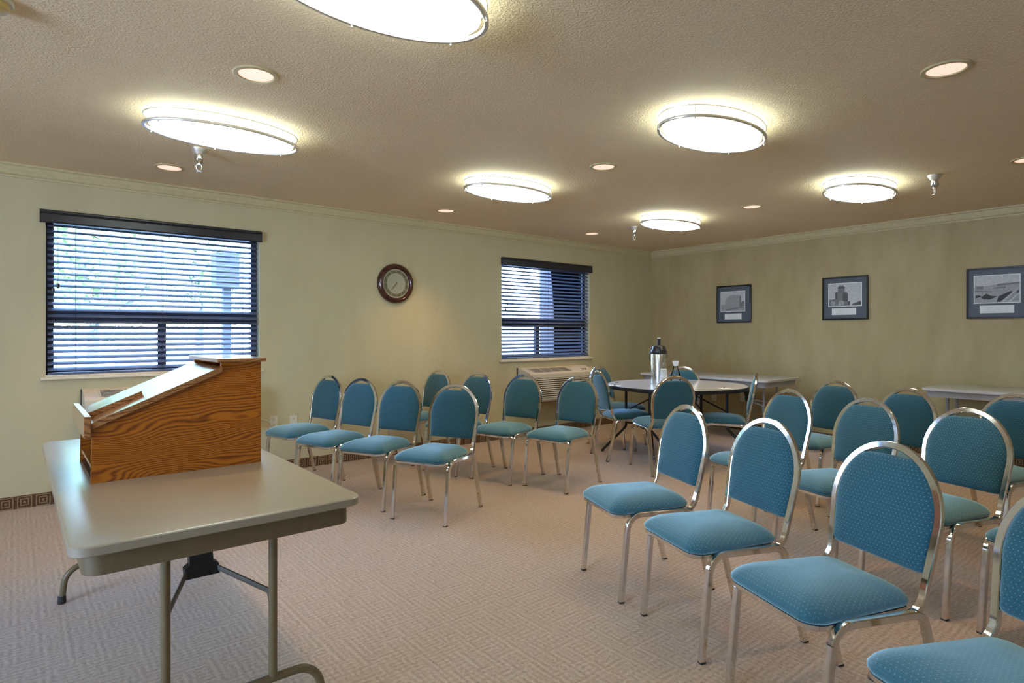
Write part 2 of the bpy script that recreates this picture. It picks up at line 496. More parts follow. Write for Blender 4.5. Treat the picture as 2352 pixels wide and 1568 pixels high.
def blind(w, label, vx0, vx1, cords):
    x0, x1, z0, z1 = w
    t = thing('window_blind', label, 'blind', ((x0 + x1) / 2, YW + .02, z0), 0)
    T = lambda bm: (bmesh.ops.translate(bm, verts=bm.verts, vec=(-(x0 + x1) / 2, -(YW + .02), -z0)), bm)[1]
    # valance in front of the opening's head
    pr = [(0, 0), (0, .085), (.006, .092), (.03, .092), (.036, .085), (.036, .078), (.030, .070), (.036, .060), (.036, .008), (.030, 0)]
    bm = newbm(); prism(bm, pr, lambda a, b: (vx0, YW - .001 - a, 2.068 + b), lambda a, b: (vx1, YW - .001 - a, 2.068 + b))
    obj('valance', T(bm), M['valance'], t, False)
    obj('headrail', T(bx(x0 + .012, x1 - .012, YW + .004, YW + .055, 2.075, 2.12)), M['valance'], t, False)
    pitch, dep, ang = .0445, .050, R(26)
    bm = newbm(); z = z0 + .055
    yc = YW + .031
    while z < 2.07:
        # slightly cupped slat, inner edge lower
        ring = []
        for k in range(5):
            s = (k / 4 - .5) * dep; cup = .0022 * (1 - (2 * k / 4 - 1) ** 2)
            y = yc + s * math.cos(ang) - cup * math.sin(ang); zz = z + s * math.sin(ang) + cup * math.cos(ang)
            ring.append((y, zz))
        th = .0028
        sec = ring + [(y, zz - th) for y, zz in reversed(ring)]
        prism(bm, sec, lambda a, b: (x0 + .012, a, b), lambda a, b: (x1 - .014, a, b))
        z += pitch
    obj('slats', T(bm), M['darkblue'], t, False)
    obj('bottom_rail', T(bx(x0 + .012, x1 - .014, yc - .026, yc + .024, z0 + .013, z0 + .030)), M['darkblue'], t, False)
    for xx in (x0 + .18, (x0 + x1) / 2, x1 - .14):
        bm = newbm()
        for yy in (yc - .027, yc + .026): box(bm, xx - .0012, xx + .0012, yy - .0008, yy + .0008, z0 + .03, 2.08)
        obj('ladder_cord', T(bm), M['valance'], t, False)
    for xx, zz in cords:
        bm = newbm(); box(bm, xx - .001, xx + .001, YW - .012, YW - .010, zz, 2.07)
        c = obj('pull_cord', T(bm), M['valance'], t, False)
        bm = newbm(); lathe(bm, [(0, .0), (.009, .0), (.011, -.012), (.007, -.032), (0, -.036)][::-1], 12, (xx, YW - .011, zz))
        obj('tassel', T(bm), M['blackplastic'], c)
    return t
blind(W1, 'dark slatted blind in the large left window above the lectern', .137, 1.695, [(.245, 1.625), (.215, 1.59)])
blind(W2, 'dark slatted blind in the farther right window beside the corner', 4.440, 5.985, [(4.53, 1.62), (4.50, 1.55), (5.90, 1.62)])

# ------------------------------------------------------------------ air conditioners
def air_conditioner(x0, label, cord=False):
    L, dp = 1.14, .25
    t = thing('air_conditioner', label, 'air conditioner', (x0 + L / 2, YW, .40), 0)
    def T(bm): bmesh.ops.translate(bm, verts=bm.verts, vec=(-(x0 + L / 2), -YW, -.40)); return bm
    yb = YW - .0003
    pr = [(0, .43), (0, .835), (.05, .832), (.085, .818), (.225, .782), (.245, .765), (.25, .745), (.25, .45), (.235, .43)]
    bm = newbm(); prism(bm, pr, lambda a, b: (x0, yb - a, b), lambda a, b: (x0 + L, yb - a, b))
    obj('cabinet', T(bm), M['acplastic'], t, True, 20)
    obj('brown_under_strip', T(bx(x0 + .02, x0 + L - .02, yb - .07, yb, .40, .43)), M['acdark'], t, False)  # dark brown strip set back below the cabinet
    obj('side_gap_shade', T(bx(x0 - .008, x0, yb - .012, yb, .43, .835)), M['acdark'], t, False)  # solid dark strip standing in for shade in the wall gap
    # sloping top grille
    def tp(a): return .818 + (a - .085) / (.225 - .085) * (.782 - .818)
    gx0, gx1 = x0 + .10, x0 + .10 + .62
    bm = newbm()
    prism(bm, [(.075, tp(.075) + .001), (.215, tp(.215) + .001), (.215, tp(.215) + .0025), (.075, tp(.075) + .0025)], lambda a, b: (gx0, yb - a, b), lambda a, b: (gx1, yb - a, b))
    g = obj('top_grille', T(bm), M['acdark'], t, False)
    bm = newbm()
    for k in range(6):
        a = .080 + k * .130 / 5
        prism(bm, [(a - .0022, tp(a) + .002), (a + .0022, tp(a) + .002), (a + .0022, tp(a) + .005), (a - .0022, tp(a) + .005)], lambda p, q: (gx0, yb - p, q), lambda p, q: (gx1, yb - p, q))
    for k in range(5):
        xx = gx0 + k * (gx1 - gx0) / 4
        prism(bm, [(.072, tp(.072) + .002), (.218, tp(.218) + .002), (.218, tp(.218) + .008), (.072, tp(.072) + .008)], lambda p, q, xx=xx: (xx - .004, yb - p, q), lambda p, q, xx=xx: (xx + .004, yb - p, q))
    obj('grille_bars', T(bm), M['acplastic'], g, False)
    obj('control_panel', T(bx(x0 + .93, x0 + 1.0, yb - .2, yb - .15, .792, .802)), M['acdark'], t, False)
    bm = newbm(); box(bm, x0 + .06, x0 + L - .06, yb - .2515, yb - .249, .475, .715)
    f = obj('intake', T(bm), M['acdark'], t, False)
    bm = newbm(); z = .478
    for k in range(10):
        prism(bm, [(.250, z), (.258, z + .002), (.254, z + .0145), (.250, z + .014)], lambda p, q: (x0 + .06, yb - p, q), lambda p, q: (x0 + L - .06, yb - p, q)); z += .0242
    obj('louvers', T(bm), M['acplastic'], f, False)
    if cord:
        pts = fillet([(x0 + L + .0, YW - .10, .50), (x0 + L + .11, YW - .05, .505), (x0 + L + .22, YW - .03, .47), (x0 + L + .262, YW - .03, .40), (x0 + L + .262, YW - .012, .40)], .04, 6)
        obj('power_cord', T(tube(pts, .006, 8)), M['acplastic'], t)
    return t
air_conditioner(.388, 'beige wall air conditioner under the left window, behind the lectern', True)
air_conditioner(4.691, 'beige wall air conditioner under the farther window near the corner')

def outlet(x, y, z, side, label):
    t = thing('wall_outlet', label, 'outlet', (x, y, z), 0)
    bm = newbm(); box(bm, -.036, .036, -.006, 0, -.058, .058, bev=.002); pl = obj('cover_plate', bm, M['offwhite'], t, False)
    for s in (-1, 1):
        bm = newbm(); prism(bm, rrect(-.016, .016, s * .026 - .014, s * .026 + .014, .008, 4), lambda a, b: (a, -.0065, b), lambda a, b: (a, -.009, b))
        f = obj('socket', bm, M['offwhite'], t, False)
        bm = newbm()
        for q in (-1, 1): box(bm, q * .0065 - .0012, q * .0065 + .0012, -.0096, -.0088, s * .026 - .002, s * .026 + .008)
        box(bm, -.002, .002, -.0096, -.0088, s * .026 - .010, s * .026 - .006)
        obj('slots', bm, M['blackplastic'], f, False)
    if side == 'x': t.rotation_euler = (0, 0, R(-90))
    return t
outlet(1.803, YW, .448, 'y', 'ivory outlet on the window wall nearer the lectern, under the chair row')
outlet(1.984, YW, .439, 'y', 'ivory outlet on the window wall with bare sockets, by the first chair')
outlet(XW, 4.52, .40, 'x', 'ivory outlet under the back table, seen below the round table')
outlet(XW, 4.11, .43, 'x', 'ivory outlet under the back table, just left of the side-on chair')

# ------------------------------------------------------------------ clock
def clock():
    t = thing('wall_clock', 'round wall clock with dark cherry rim between the two windows', 'clock', (3.035, YW - .001, 1.77))
    bm = newbm()
    lathe(bm, [(.0, .0), (.205, .0), (.207, .012), (.200, .030), (.185, .045), (.170, .05), (.160, .044), (.152, .030), (.148, .022), (0, .022)], 64, axis='Y')
    obj('rim', bm, M['clockwood'], t)
    bm = newbm(); lathe(bm, [(0, .0225), (.149, .0225), (.149, .024), (0, .024)], 64, axis='Y')
    d = obj('dial', bm, M['dial'], t)
    bm = newbm(); lathe(bm, [(.108, .0242), (.138, .0242), (.138, .0255), (.108, .0255), (.108, .0242)], 64, axis='Y')
    obj('numeral_ring', bm, M['dialring'], d)
    bm = newbm()
    for k in range(12):
        a = k * PI / 6
        w = .0028; n = 1 + k % 3
        for j in range(n):
            off = (j - (n - 1) / 2) * .009
            c, s = math.cos(a), math.sin(a)
            P = lambda r, q: (c * r - s * q, s * r + c * q)
            prism(bm, [P(.113, off - w / 2), P(.133, off - w / 2), P(.133, off + w / 2), P(.113, off + w / 2)], lambda x, z: (x, -.0256, z), lambda x, z: (x, -.0266, z))
    obj('numerals', bm, M['dial'], d, False)
    for nm, ln, ang, w in (('hour_hand', .07, 236, .006), ('minute_hand', .098, 229, .004)):
        a = R(ang); c, s = math.cos(a), math.sin(a)
        P = lambda r, q: (c * r - s * q, s * r + c * q)
        dd = .028 if nm[0] == 'h' else .031
        bm = newbm(); prism(bm, [P(-.015, -w), P(ln * .7, -w * 1.2), P(ln, 0), P(ln * .7, w * 1.2), P(-.015, w)], lambda x, z: (x, -dd, z), lambda x, z: (x, -dd - .0015, z))
        obj(nm, bm, M['dialhand'], t, False)
    bm = newbm(); lathe(bm, [(0, .024), (.008, .024), (.008, .034), (0, .034)], 16, axis='Y'); obj('hub', bm, M['dialhand'], t)
clock()

# ------------------------------------------------------------------ pictures on the right wall (local: x = -Y world, i.e. to the right in the photo)
def flat(bm, poly, d):
    """2D outline (right, up) set d in front of the wall, 0.6 mm thick"""
    prism(bm, poly, lambda a, b: (a, -d, b), lambda a, b: (a, -d - .0006, b))
def R4(x0, x1, z0, z1): return [(x0, z0), (x1, z0), (x1, z1), (x0, z1)]
G = {k: simple('photo_grey_%d' % k, (v,) * 3, .55, nz=.12, nscale=60) for k, v in ((1, .03), (2, .09), (3, .18), (4, .33), (5, .52))}
def picture(yl, w, z0, z1, label, scene, ph, cap):
    t = thing('framed_photograph', label, 'picture', (XW - .001, yl, (z0 + z1) / 2), R(-90), 'framed photographs on the picture wall')
    h = (z1 - z0) / 2
    bm = newbm(); fw = .016
    for b in ((0, w, h - fw, h), (0, w, -h, -h + fw)): box(bm, b[0], b[1], -.024, 0, b[2], b[3], bev=.002)
    for b in ((0, fw), (w - fw, w)): box(bm, b[0], b[1], -.024, 0, -h + fw, h - fw, bev=.002)
    obj('frame', bm, M['pframe'], t, False)
    obj('mat_board', bx(fw, w - fw, -.010, -.002, -h + fw, h - fw), M['matgrey'], t, False)
    px0, px1, pz0, pz1 = ph
    bm = newbm(); flat(bm, R4(px0, px1, pz0, pz1), .010); p = obj('photograph', bm, M['white'], t, False)
    scene(p, px0 + .008, px1 - .008, pz0 + .008, pz1 - .008)
    cx0, cx1, cz0, cz1 = cap
    bm = newbm(); flat(bm, R4(cx0, cx1, cz0, cz1), .010); c = obj('caption_card', bm, M['white'], t, False)
    bm = newbm()
    for k, fr in enumerate((.78, .62, .7)):
        zz = cz1 - (k + 1) * (cz1 - cz0) / 4; L = (cx1 - cx0) * fr; cc = (cx0 + cx1) / 2
        flat(bm, R4(cc - L / 2, cc + L / 2, zz - .0012, zz + .0012), .0107)
    obj('faint_caption_lines', bm, G[5], c, False)
def pic_layer(p, name, polys, g, d):
    bm = newbm()
    for q in polys: flat(bm, q, d)
    obj(name, bm, G[g], p, False)
def s1(p, a, b, c, d):
    L = lambda u, v: (a + u * (b - a), c + v * (d - c))
    pic_layer(p, 'pale_sky', [R4(a, b, c, d)], 5, .0107)
    pic_layer(p, 'distant_ground', [[L(0, .0), L(1, .0), L(1, .42), L(.8, .30), L(0, .36)]], 4, .0114)
    dome = [L(.18, .12), L(.86, .20), L(.86, .76), L(.78, .80), L(.6, .83), L(.42, .82), L(.30, .76), L(.22, .62), L(.18, .5)]
    pic_layer(p, 'rounded_building', [dome], 4, .0121)
    pic_layer(p, 'building_shade', [[L(.80, .2), L(.86, .2), L(.86, .76), L(.80, .77)], [L(.86, .22), L(1, .24), L(1, .5), L(.92, .5), L(.86, .42)], [L(.2, .1), L(1, .2), L(1, .15), L(.2, .05)]], 3, .0128)
def s2(p, a, b, c, d):
    L = lambda u, v: (a + u * (b - a), c + v * (d - c))
    pic_layer(p, 'pale_sky', [R4(a, b, c, d)], 5, .0107)
    pic_layer(p, 'stepped_tower', [[L(.20, 0), L(.60, 0), L(.60, .55), L(.55, .63), L(.20, .63)], [L(.28, .62), L(.50, .62), L(.50, .86), L(.28, .86)], [L(.30, .85), L(.34, .93), L(.46, .93), L(.48, .85)], [L(.0, 0), L(.20, 0), L(.2, .32), L(.0, .30)]], 3, .0114)
    pic_layer(p, 'tower_shade', [[L(.20, .3), L(.27, .3), L(.27, .62), L(.20, .62)], [L(.44, .2), L(.6, .2), L(.6, .55), L(.44, .6)], [L(.28, .78), L(.5, .78), L(.5, .86), L(.28, .86)], [L(.60, 0), L(.66, 0), L(.66, .22), L(.60, .18)], [L(.70, 0), L(1, 0), L(1, .16), L(.97, .2), L(.72, .06)]], 2, .0121)
    pic_layer(p, 'pale_tanks', [[L(.06, .02), L(.2, .02), L(.2, .2), L(.06, .22)], [L(.30, .02), L(.48, .02), L(.48, .2), L(.42, .24), L(.32, .22)]], 4, .0128)
def s3(p, a, b, c, d):
    L = lambda u, v: (a + u * (b - a), c + v * (d - c))
    pic_layer(p, 'pale_sky', [R4(a, b, c + .6 * (d - c), d)], 5, .0107)
    pic_layer(p, 'town', [[L(0, 0), L(1, 0), L(1, .72), L(.6, .70), L(.3, .62), L(0, .64)]], 4, .0114)
    pic_layer(p, 'tree_line', [[L(.05, .52), L(.2, .5), L(.2, .62), L(.05, .62)], [L(.5, .6), L(1, .66), L(1, .72), L(.52, .68)], [L(0, .42), L(.4, .38), L(.4, .42), L(0, .47)], [L(.42, .5), L(.7, .54), L(.7, .58), L(.42, .56)]], 3, .0121)
    pic_layer(p, 'railway_cars', [[L(.5, .02), L(.58, .02), L(.86, .38), L(.80, .40), L(.54, .22)], [L(.15, .2), L(.27, .34), L(.36, .26), L(.52, .22), L(.36, .12), L(.2, .12)], [L(.02, .18), L(.16, .22), L(.12, .28), L(.02, .28)], [L(.92, .34), L(.98, .32), L(.98, .44)]], 1, .0128)
    pic_layer(p, 'tracks', [[L(.62, .02), L(.66, .02), L(.97, .5), L(.95, .5)], [L(.76, .02), L(.80, .02), L(1, .3), L(1, .36)]], 5, .0128)
picture(4.475, .49, 1.394, 1.885, 'black framed photograph of a rounded building, leftmost of three on the tan wall', s1, (.055, .405, -.10, .17), (.115, .355, -.20, -.125))
picture(3.103, .49, 1.409, 1.902, 'black framed photograph of a stepped tower, middle one on the tan wall', s2, (.065, .425, -.095, .175), (.105, .365, -.19, -.115))
picture(1.722, .49, 1.398, 1.893, 'black framed photograph of railway cars and town, cut by the right image edge', s3, (.058, .418, -.10, .175), (.105, .37, -.195, -.12))

# ------------------------------------------------------------------ ceiling fittings
def ring_path(a, b, z, n=72): return [(a * math.cos(2 * PI * i / n), b * math.sin(2 * PI * i / n), z) for i in range(n)]
def oval_light(label, x, y):
    t = thing('oval_ceiling_light', label, 'ceiling light', (x, y, ZC), 0, 'oval flush ceiling lights')
    bm = newbm()
    lathe(bm, [(0, 0), (.955, 0), (.97, -.012), (.97, -.070), (.93, -.084), (.8, -.094), (.5, -.102), (0, -.105)], 72, sx=.395, sy=.215)
    obj('diffuser', bm, M['diffuser'], t)
    bm = newbm(); sweep(bm, ring_path(.408, .228, -.018), prof_rect(.0045, .0045, .002), closed=True); obj('upper_ring', bm, M['nickel'], t)
    bm = newbm(); sweep(bm, ring_path(.408, .228, -.074), prof_rect(.008, .008, .003), closed=True); obj('lower_ring', bm, M['nickel'], t)
    for k in range(6):
        a = (k + .5) * PI / 3
        px, py = .410 * math.cos(a), .230 * math.sin(a)
        bm = newbm(); sweep(bm, [(px, py, -.001), (px, py, -.084)], prof_round(.0025, 6)); lathe(bm, [(0, -.084), (.004, -.084), (.005, -.089), (0, -.092)], 8, (px, py, 0))
        obj('post', bm, M['nickel'], t)
    return t
lights = [
 ('large oval ceiling light nearest the camera, cut by the top edge of the photo', .945, 1.83),
 ('oval ceiling light over the lectern table, left of the others', .935, 3.73),
 ('oval ceiling light to the right of centre, above the front right chairs', 3.07, 1.91),
 ('oval ceiling light in the middle, above the clock end of the window wall', 3.07, 3.75),
 ('oval ceiling light farthest right, next to the right-hand sprinkler', 5.26, 1.95),
 ('smallest oval ceiling light, near the far room corner and a sprinkler', 5.28, 3.78)]
l0 = oval_light(*lights[0])
for lb, x, y in lights[1:]:
    c = copy_tree(l0); c.location = (x, y, ZC); c['label'] = lb

def downlight(label, x, y):
    t = thing('recessed_downlight', label, 'downlight', (x, y, ZC), 0, 'round recessed ceiling downlights')
    bm = newbm(); lathe(bm, [(.074, -.0005), (.100, -.0005), (.101, -.004), (.096, -.008), (.080, -.009), (.076, -.004), (.074, -.0005)], 48); obj('trim_ring', bm, M['crown'], t)
    bm = newbm(); lathe(bm, [(0, -.0008), (.076, -.0008), (.076, -.0035), (0, -.006)], 48); obj('lens', bm, M['lens'], t)
    return t
downs = [('recessed round downlight at upper left, between the two left oval lights', .862, 2.91),
 ('recessed round downlight left of the sprinkler, close to the window wall crown', .862, 4.94),
 ('recessed round downlight in the middle of the ceiling, left of the central-right oval light', 3.27, 2.92),
 ('recessed round downlight below and left of the middle oval light', 3.25, 4.95),
 ('recessed round downlight left of the farthest right oval light', 5.39, 2.945),
 ('smallest recessed downlight, left of the sprinkler near the far corner', 5.36, 4.97),
 ('recessed round downlight at the upper right of the ceiling', 3.262, .848),
 ('recessed round downlight just cut by the right edge of the photo', 5.40, .925)]
d0 = downlight(*downs[0])
for lb, x, y in downs[1:]:
    c = copy_tree(d0); c.location = (x, y, ZC); c['label'] = lb

def sprinkler(label, x, y):
    t = thing('fire_sprinkler', label, 'sprinkler', (x, y, ZC), 0, 'pendent fire sprinklers')
    bm = newbm(); lathe(bm, [(0, 0), (.038, 0), (.036, -.006), (.026, -.022), (.023, -.028), (0, -.028)], 28); obj('escutcheon', bm, M['nickel'], t)
    bm = newbm(); lathe(bm, [(0, -.024), (.020, -.028), (.020, -.058), (.016, -.066), (.011, -.072), (.011, -.078), (0, -.078)], 28); obj('body', bm, M['chrome'], t)
    bm = newbm()
    for s in (-1, 1): sweep(bm, fillet([(s * .009, 0, -.076), (s * .014, 0, -.088), (s * .010, 0, -.104), (0, 0, -.112)], .008), prof_round(.0025, 6))
    obj('frame_arms', bm, M['nickel'], t)
    bm = newbm(); lathe(bm, [(0, -.112), (.013, -.113), (.013, -.1145), (0, -.1145)], 16); obj('deflector', bm, M['nickel'], t)
    return t
sp0 = sprinkler('chrome ceiling sprinkler below the left oval light', .925, 4.33)
sp0.scale = (1.3, 1.3, 1.3)
for lb, x, y in (('chrome ceiling sprinkler at the right, beside the farthest right oval light', 5.40, 1.475), ('small chrome ceiling sprinkler left of the farthest oval light', 5.40, 4.36)):
    c = copy_tree(sp0); c.location = (x, y, ZC); c['label'] = lb
t = thing('smoke_detector', 'yellowed round smoke detector in the top left corner of the photo', 'smoke detector', (-.075, 2.86, ZC))
bm = newbm(); lathe(bm, [(0, 0), (.072, 0), (.074, -.010), (.070, -.014), (0, -.014)], 40); obj('base', bm, M['offwhite'], t)
bm = newbm(); lathe(bm, [(0, -.014), (.060, -.014), (.062, -.022), (.058, -.034), (.046, -.042), (.02, -.046), (0, -.046)], 40); obj('cover', bm, M['yellowed'], t)

# ------------------------------------------------------------------ stacking chair
HB, HT, LEAN = .395, .880, R(11)
def back_pt(x, z):           # point on the leaning back plane
    return (x, -.196 - (z - .39) * math.tan(LEAN), z)
def hoop_w(z):
    zc = .655
    if z <= zc: return .180 + (z - .44) / (zc - .44) * .018
    return .198 * math.sqrt(max(0, 1 - ((z - zc) / (HT - zc)) ** 2))
def make_chair():
    t = thing('banquet_chair', 'x', 'chair')
    # seat cushion: rings inset and raised
    ol = []
    hw = lambda y: .196 if y > .12 else .196 - (.12 - y) * .075
    for cx, cy, r, a0 in ((.196, .245, .06, 0), (-.196, .245, .06, 90), (-.172, -.185, .055, 180), (.172, -.185, .055, 270)):
        sx = 1 if cx > 0 else -1; sy = 1 if cy > 0 else -1
        for k in range(7):
            a = R(a0 + 90 * k / 6); ol.append((cx - sx * r + r * math.cos(a), cy - sy * r + r * math.sin(a)))
    bm = slab(ol, [(.008, .404), (.001, .407), (-.003, .414), (-.003, .422), (.004, .433), (.016, .445), (.035, .457), (.065, .468), (.105, .476), (.150, .479)], True)
    obj('seat', bm, M['seatfab'], t, True, 80)
    bm = slab(ol, [(.018, .386), (.004, .387), (.001, .390), (.001, .403), (.014, .405)])
    obj('seat_pan', bm, M['chrome'], t, True, 40)
    # backrest: outline in (x, s) with s along the back plane
    pts = []; zb, zt = .497, .836
    side = [zb + .012 + (zt - .03 - zb - .012) * i / 14 for i in range(15)]
    right = [(hoop_w(z) - .012, z) for z in side]
    rw = right[-1][0]
    outl = [(-.150, zb), (.150, zb), (hoop_w(zb) - .018, zb + .003)] + right + [(hoop_w(zt - .012) - .020, zt - .012), (hoop_w(zt) - .040, zt - .001)]
    outl += [(0, zt + .002)]
    full = outl + [(-x, z) for x, z in reversed(outl[1:-1])][:-1]
    # order: start at bottom left, go right, up, over, down left
    full = [(-.150, zb), (.150, zb)] + outl[2:] + [(-x, z) for x, z in reversed(outl[2:-1])]
    bm = slab(full, [(.014, -.017), (.004, -.014), (0, -.008), (0, .006), (.006, .014), (.018, .020), (.040, .0245), (.075, .0275), (.110, .0285)], True)
    for v in bm.verts:
        x, z, d = v.co.x, v.co.y, v.co.z
        p = Vector(back_pt(x, z)); nrm = Vector((0, math.cos(LEAN), math.sin(LEAN)))
        v.co = p + nrm * d
    b = obj('backrest', bm, M['backfab'], t, True, 80)
    # hoop: up one side, over, down the other; feet of the hoop bend forward along the rails
    zc = .655
    half = [(.1905, -.095, .390), (.1905, -.135, .391), (.1905, -.160, .3965), (.189, -.180, .410), (.186, -.196, .430)]
    up = [back_pt(hoop_w(z), z) for z in (.46, .50, .54, .58, .62, .65)]
    arch = [back_pt(.198 * math.cos(a), zc + (HT - .010 - zc) * math.sin(a)) for a in [PI / 2 * k / 12 for k in range(1, 13)]]
    pth = half + up + arch
    pth = pth + [(-x, y, z) for x, y, z in reversed(pth[:-1])]
    bm = newbm(); sweep(bm, pth, prof_rect(.0095, .0118, .0024, 1), up=(1, 0, 0)); obj('back_frame', bm, M['chrome'], t, True, 40)
    pr = prof_rect(.0122, .0115, .0028, 1)
    for s in (-1, 1):
        ft, rt = (s * .206, .219, .0), (s * .210, -.277, .0)
        pth = fillet([ft, (s * .2065, .178, .405), (s * .2065, -.168, .397), rt], [.072, .05], 8)
        n = len(pth)
        i1 = 2; i2 = n - 3            # leg | rail | leg
        bm = newbm(); sweep(bm, [(ft[0], ft[1], .006)] + pth[1:i1 + 1], pr, up=(1, 0, 0)); lg = obj('leg', bm, M['chrome'], t, True, 40)
        bm = newbm(); box(bm, ft[0] - .0118, ft[0] + .0118, ft[1] - .0118, ft[1] + .0118, 0, .010, bev=.002); obj('glide', bm, M['rubber'], lg)
        bm = newbm(); sweep(bm, pth[i1:i2 + 1], pr, up=(1, 0, 0)); obj('side_rail', bm, M['chrome'], t, True, 40)
        bm = newbm(); sweep(bm, pth[i2:-1] + [tuple(Vector(pth[-1]) + (Vector(pth[-2]) - Vector(pth[-1])).normalized() * .007)], pr, up=(1, 0, 0)); lg = obj('leg', bm, M['chrome'], t, True, 40)
        bm = newbm(); box(bm, rt[0] - .0118, rt[0] + .0118, rt[1] - .0115, rt[1] + .013, 0, .010, bev=.002); obj('glide', bm, M['rubber'], lg)
        # dark screw hole on the rear leg
        p = Vector(rt) + (Vector(pth[-2]) - Vector(rt)) * .30
        bm = newbm(); lathe(bm, [(0, 0), (.005, 0), (.005, .001), (0, .0012)], 10, axis='Y', c=(p.x, p.y + .0085, p.z)); 
        for v in bm.verts: v.co.y = 2 * (p.y + .0085) - v.co.y + .003
        obj('screw', bm, M['rubber'], lg)
    return t
GL, GR, GT = 'blue banquet chairs in the left block', 'blue banquet chairs in the right block', 'blue banquet chairs around the round table'
chairs = [
 # left block, front row (nearest the lectern table)
 (2.257, 3.564, 116.3, 'blue chair at the near end of the left front row, nearest the camera', GL),
 (2.108, 4.113, 114.3, 'bright blue chair in the left front row, second from its near end', GL),
 (1.962, 4.580, 107.8, 'bright blue chair in the left front row, third from its near end', GL),
 (1.899, 5.130, 104.2, 'shadowed chair with dark back, leftmost of all, against the window wall by the outlets', GL),
 # left block, second row
 (3.088, 5.218, 98.0, 'dark-backed chair against the wall below the clock, in the second left row', GL),
 (3.151, 4.612, 101.0, 'blue chair in the second left row, its seat hidden behind the near front-row chair', GL),
 (3.303, 4.079, 104.1, 'blue chair in the second left row, directly before the farther air conditioner', GL),
 (3.495, 3.592, 100.9, 'blue chair at the near end of the second left row, closest to the round table', GL),
 # right block, front row
 (2.455, 1.946, 68.5, 'chair at the aisle end of the right front row, seat nearest the room centre', GR),
 (2.292, 1.420, 69.5, 'second chair of the right front row, its hoop catching bright white light', GR),
 (2.070, .874, 67.8, 'large foreground chair in the right front row, wholly in view with its broad dotted back', GR),
 (1.810, .345, 66.0, 'nearest chair of all, cut by the lower right corner of the photo', GR),
 # right block, second row
 (3.749, 2.016, 70.2, 'chair at the aisle end of the second right row, between the two front aisle chairs', GR),
 (3.547, 1.461, 70.3, 'second-row chair behind the gap between the two middle front-row chairs', GR),
 (3.413, .947, 71.7, 'second-row chair directly behind the large foreground chair, near the right edge', GR),
 (3.255, .42, 70.0, 'chair mostly hidden behind the nearest one, only its front corner and leg in view', GR),
 # right block, third row
 (4.746, 2.097, 77.1, 'third-row chair at the aisle end, before the gap between the two back tables', GR),
 (4.445, 1.518, 74.0, 'third-row chair in front of the left end of the right back table', GR),
 (4.505, .961, 72.0, 'third-row chair cut by the right edge, before the right back table', GR),
 # round table
 (4.80, 4.00, -116.0, 'chair left of the round table seen side-on with its bright blue seat', GT),
 (5.26, 4.46, -176.0, 'chair behind the left side of the round table, nearest the window corner', GT),
 (4.615, 3.415, -28.0, 'chair with its dark back to the camera at the near side of the round table', GT),
 (5.575, 3.93, 108.0, 'chair on the far side of the round table behind the glass carafe', GT),
 (5.29, 3.17, 30.0, 'chair seen edge-on at the right side of the round table', GT),
]
# warm lamps behind the downlight lenses
for lb, x, y in downs:
    l = bpy.data.lights.new('downlight_lamp', 'SPOT'); l.energy = 48; l.color = (1.0, .62, .30); l.spot_size = R(95); l.spot_blend = .8; l.shadow_soft_size = .06
    o = bpy.data.objects.new('downlight_lamp', l); COL.objects.link(o); o.location = (x, y, ZC - .012)
c0 = make_chair()
for i, (x, y, a, lb, g) in enumerate(chairs):
    c = c0 if i == 0 else copy_tree(c0)
    c.location = (x, y, 0); c.rotation_euler = (0, 0, R(a)); tag(c, lb, 'chair', g)

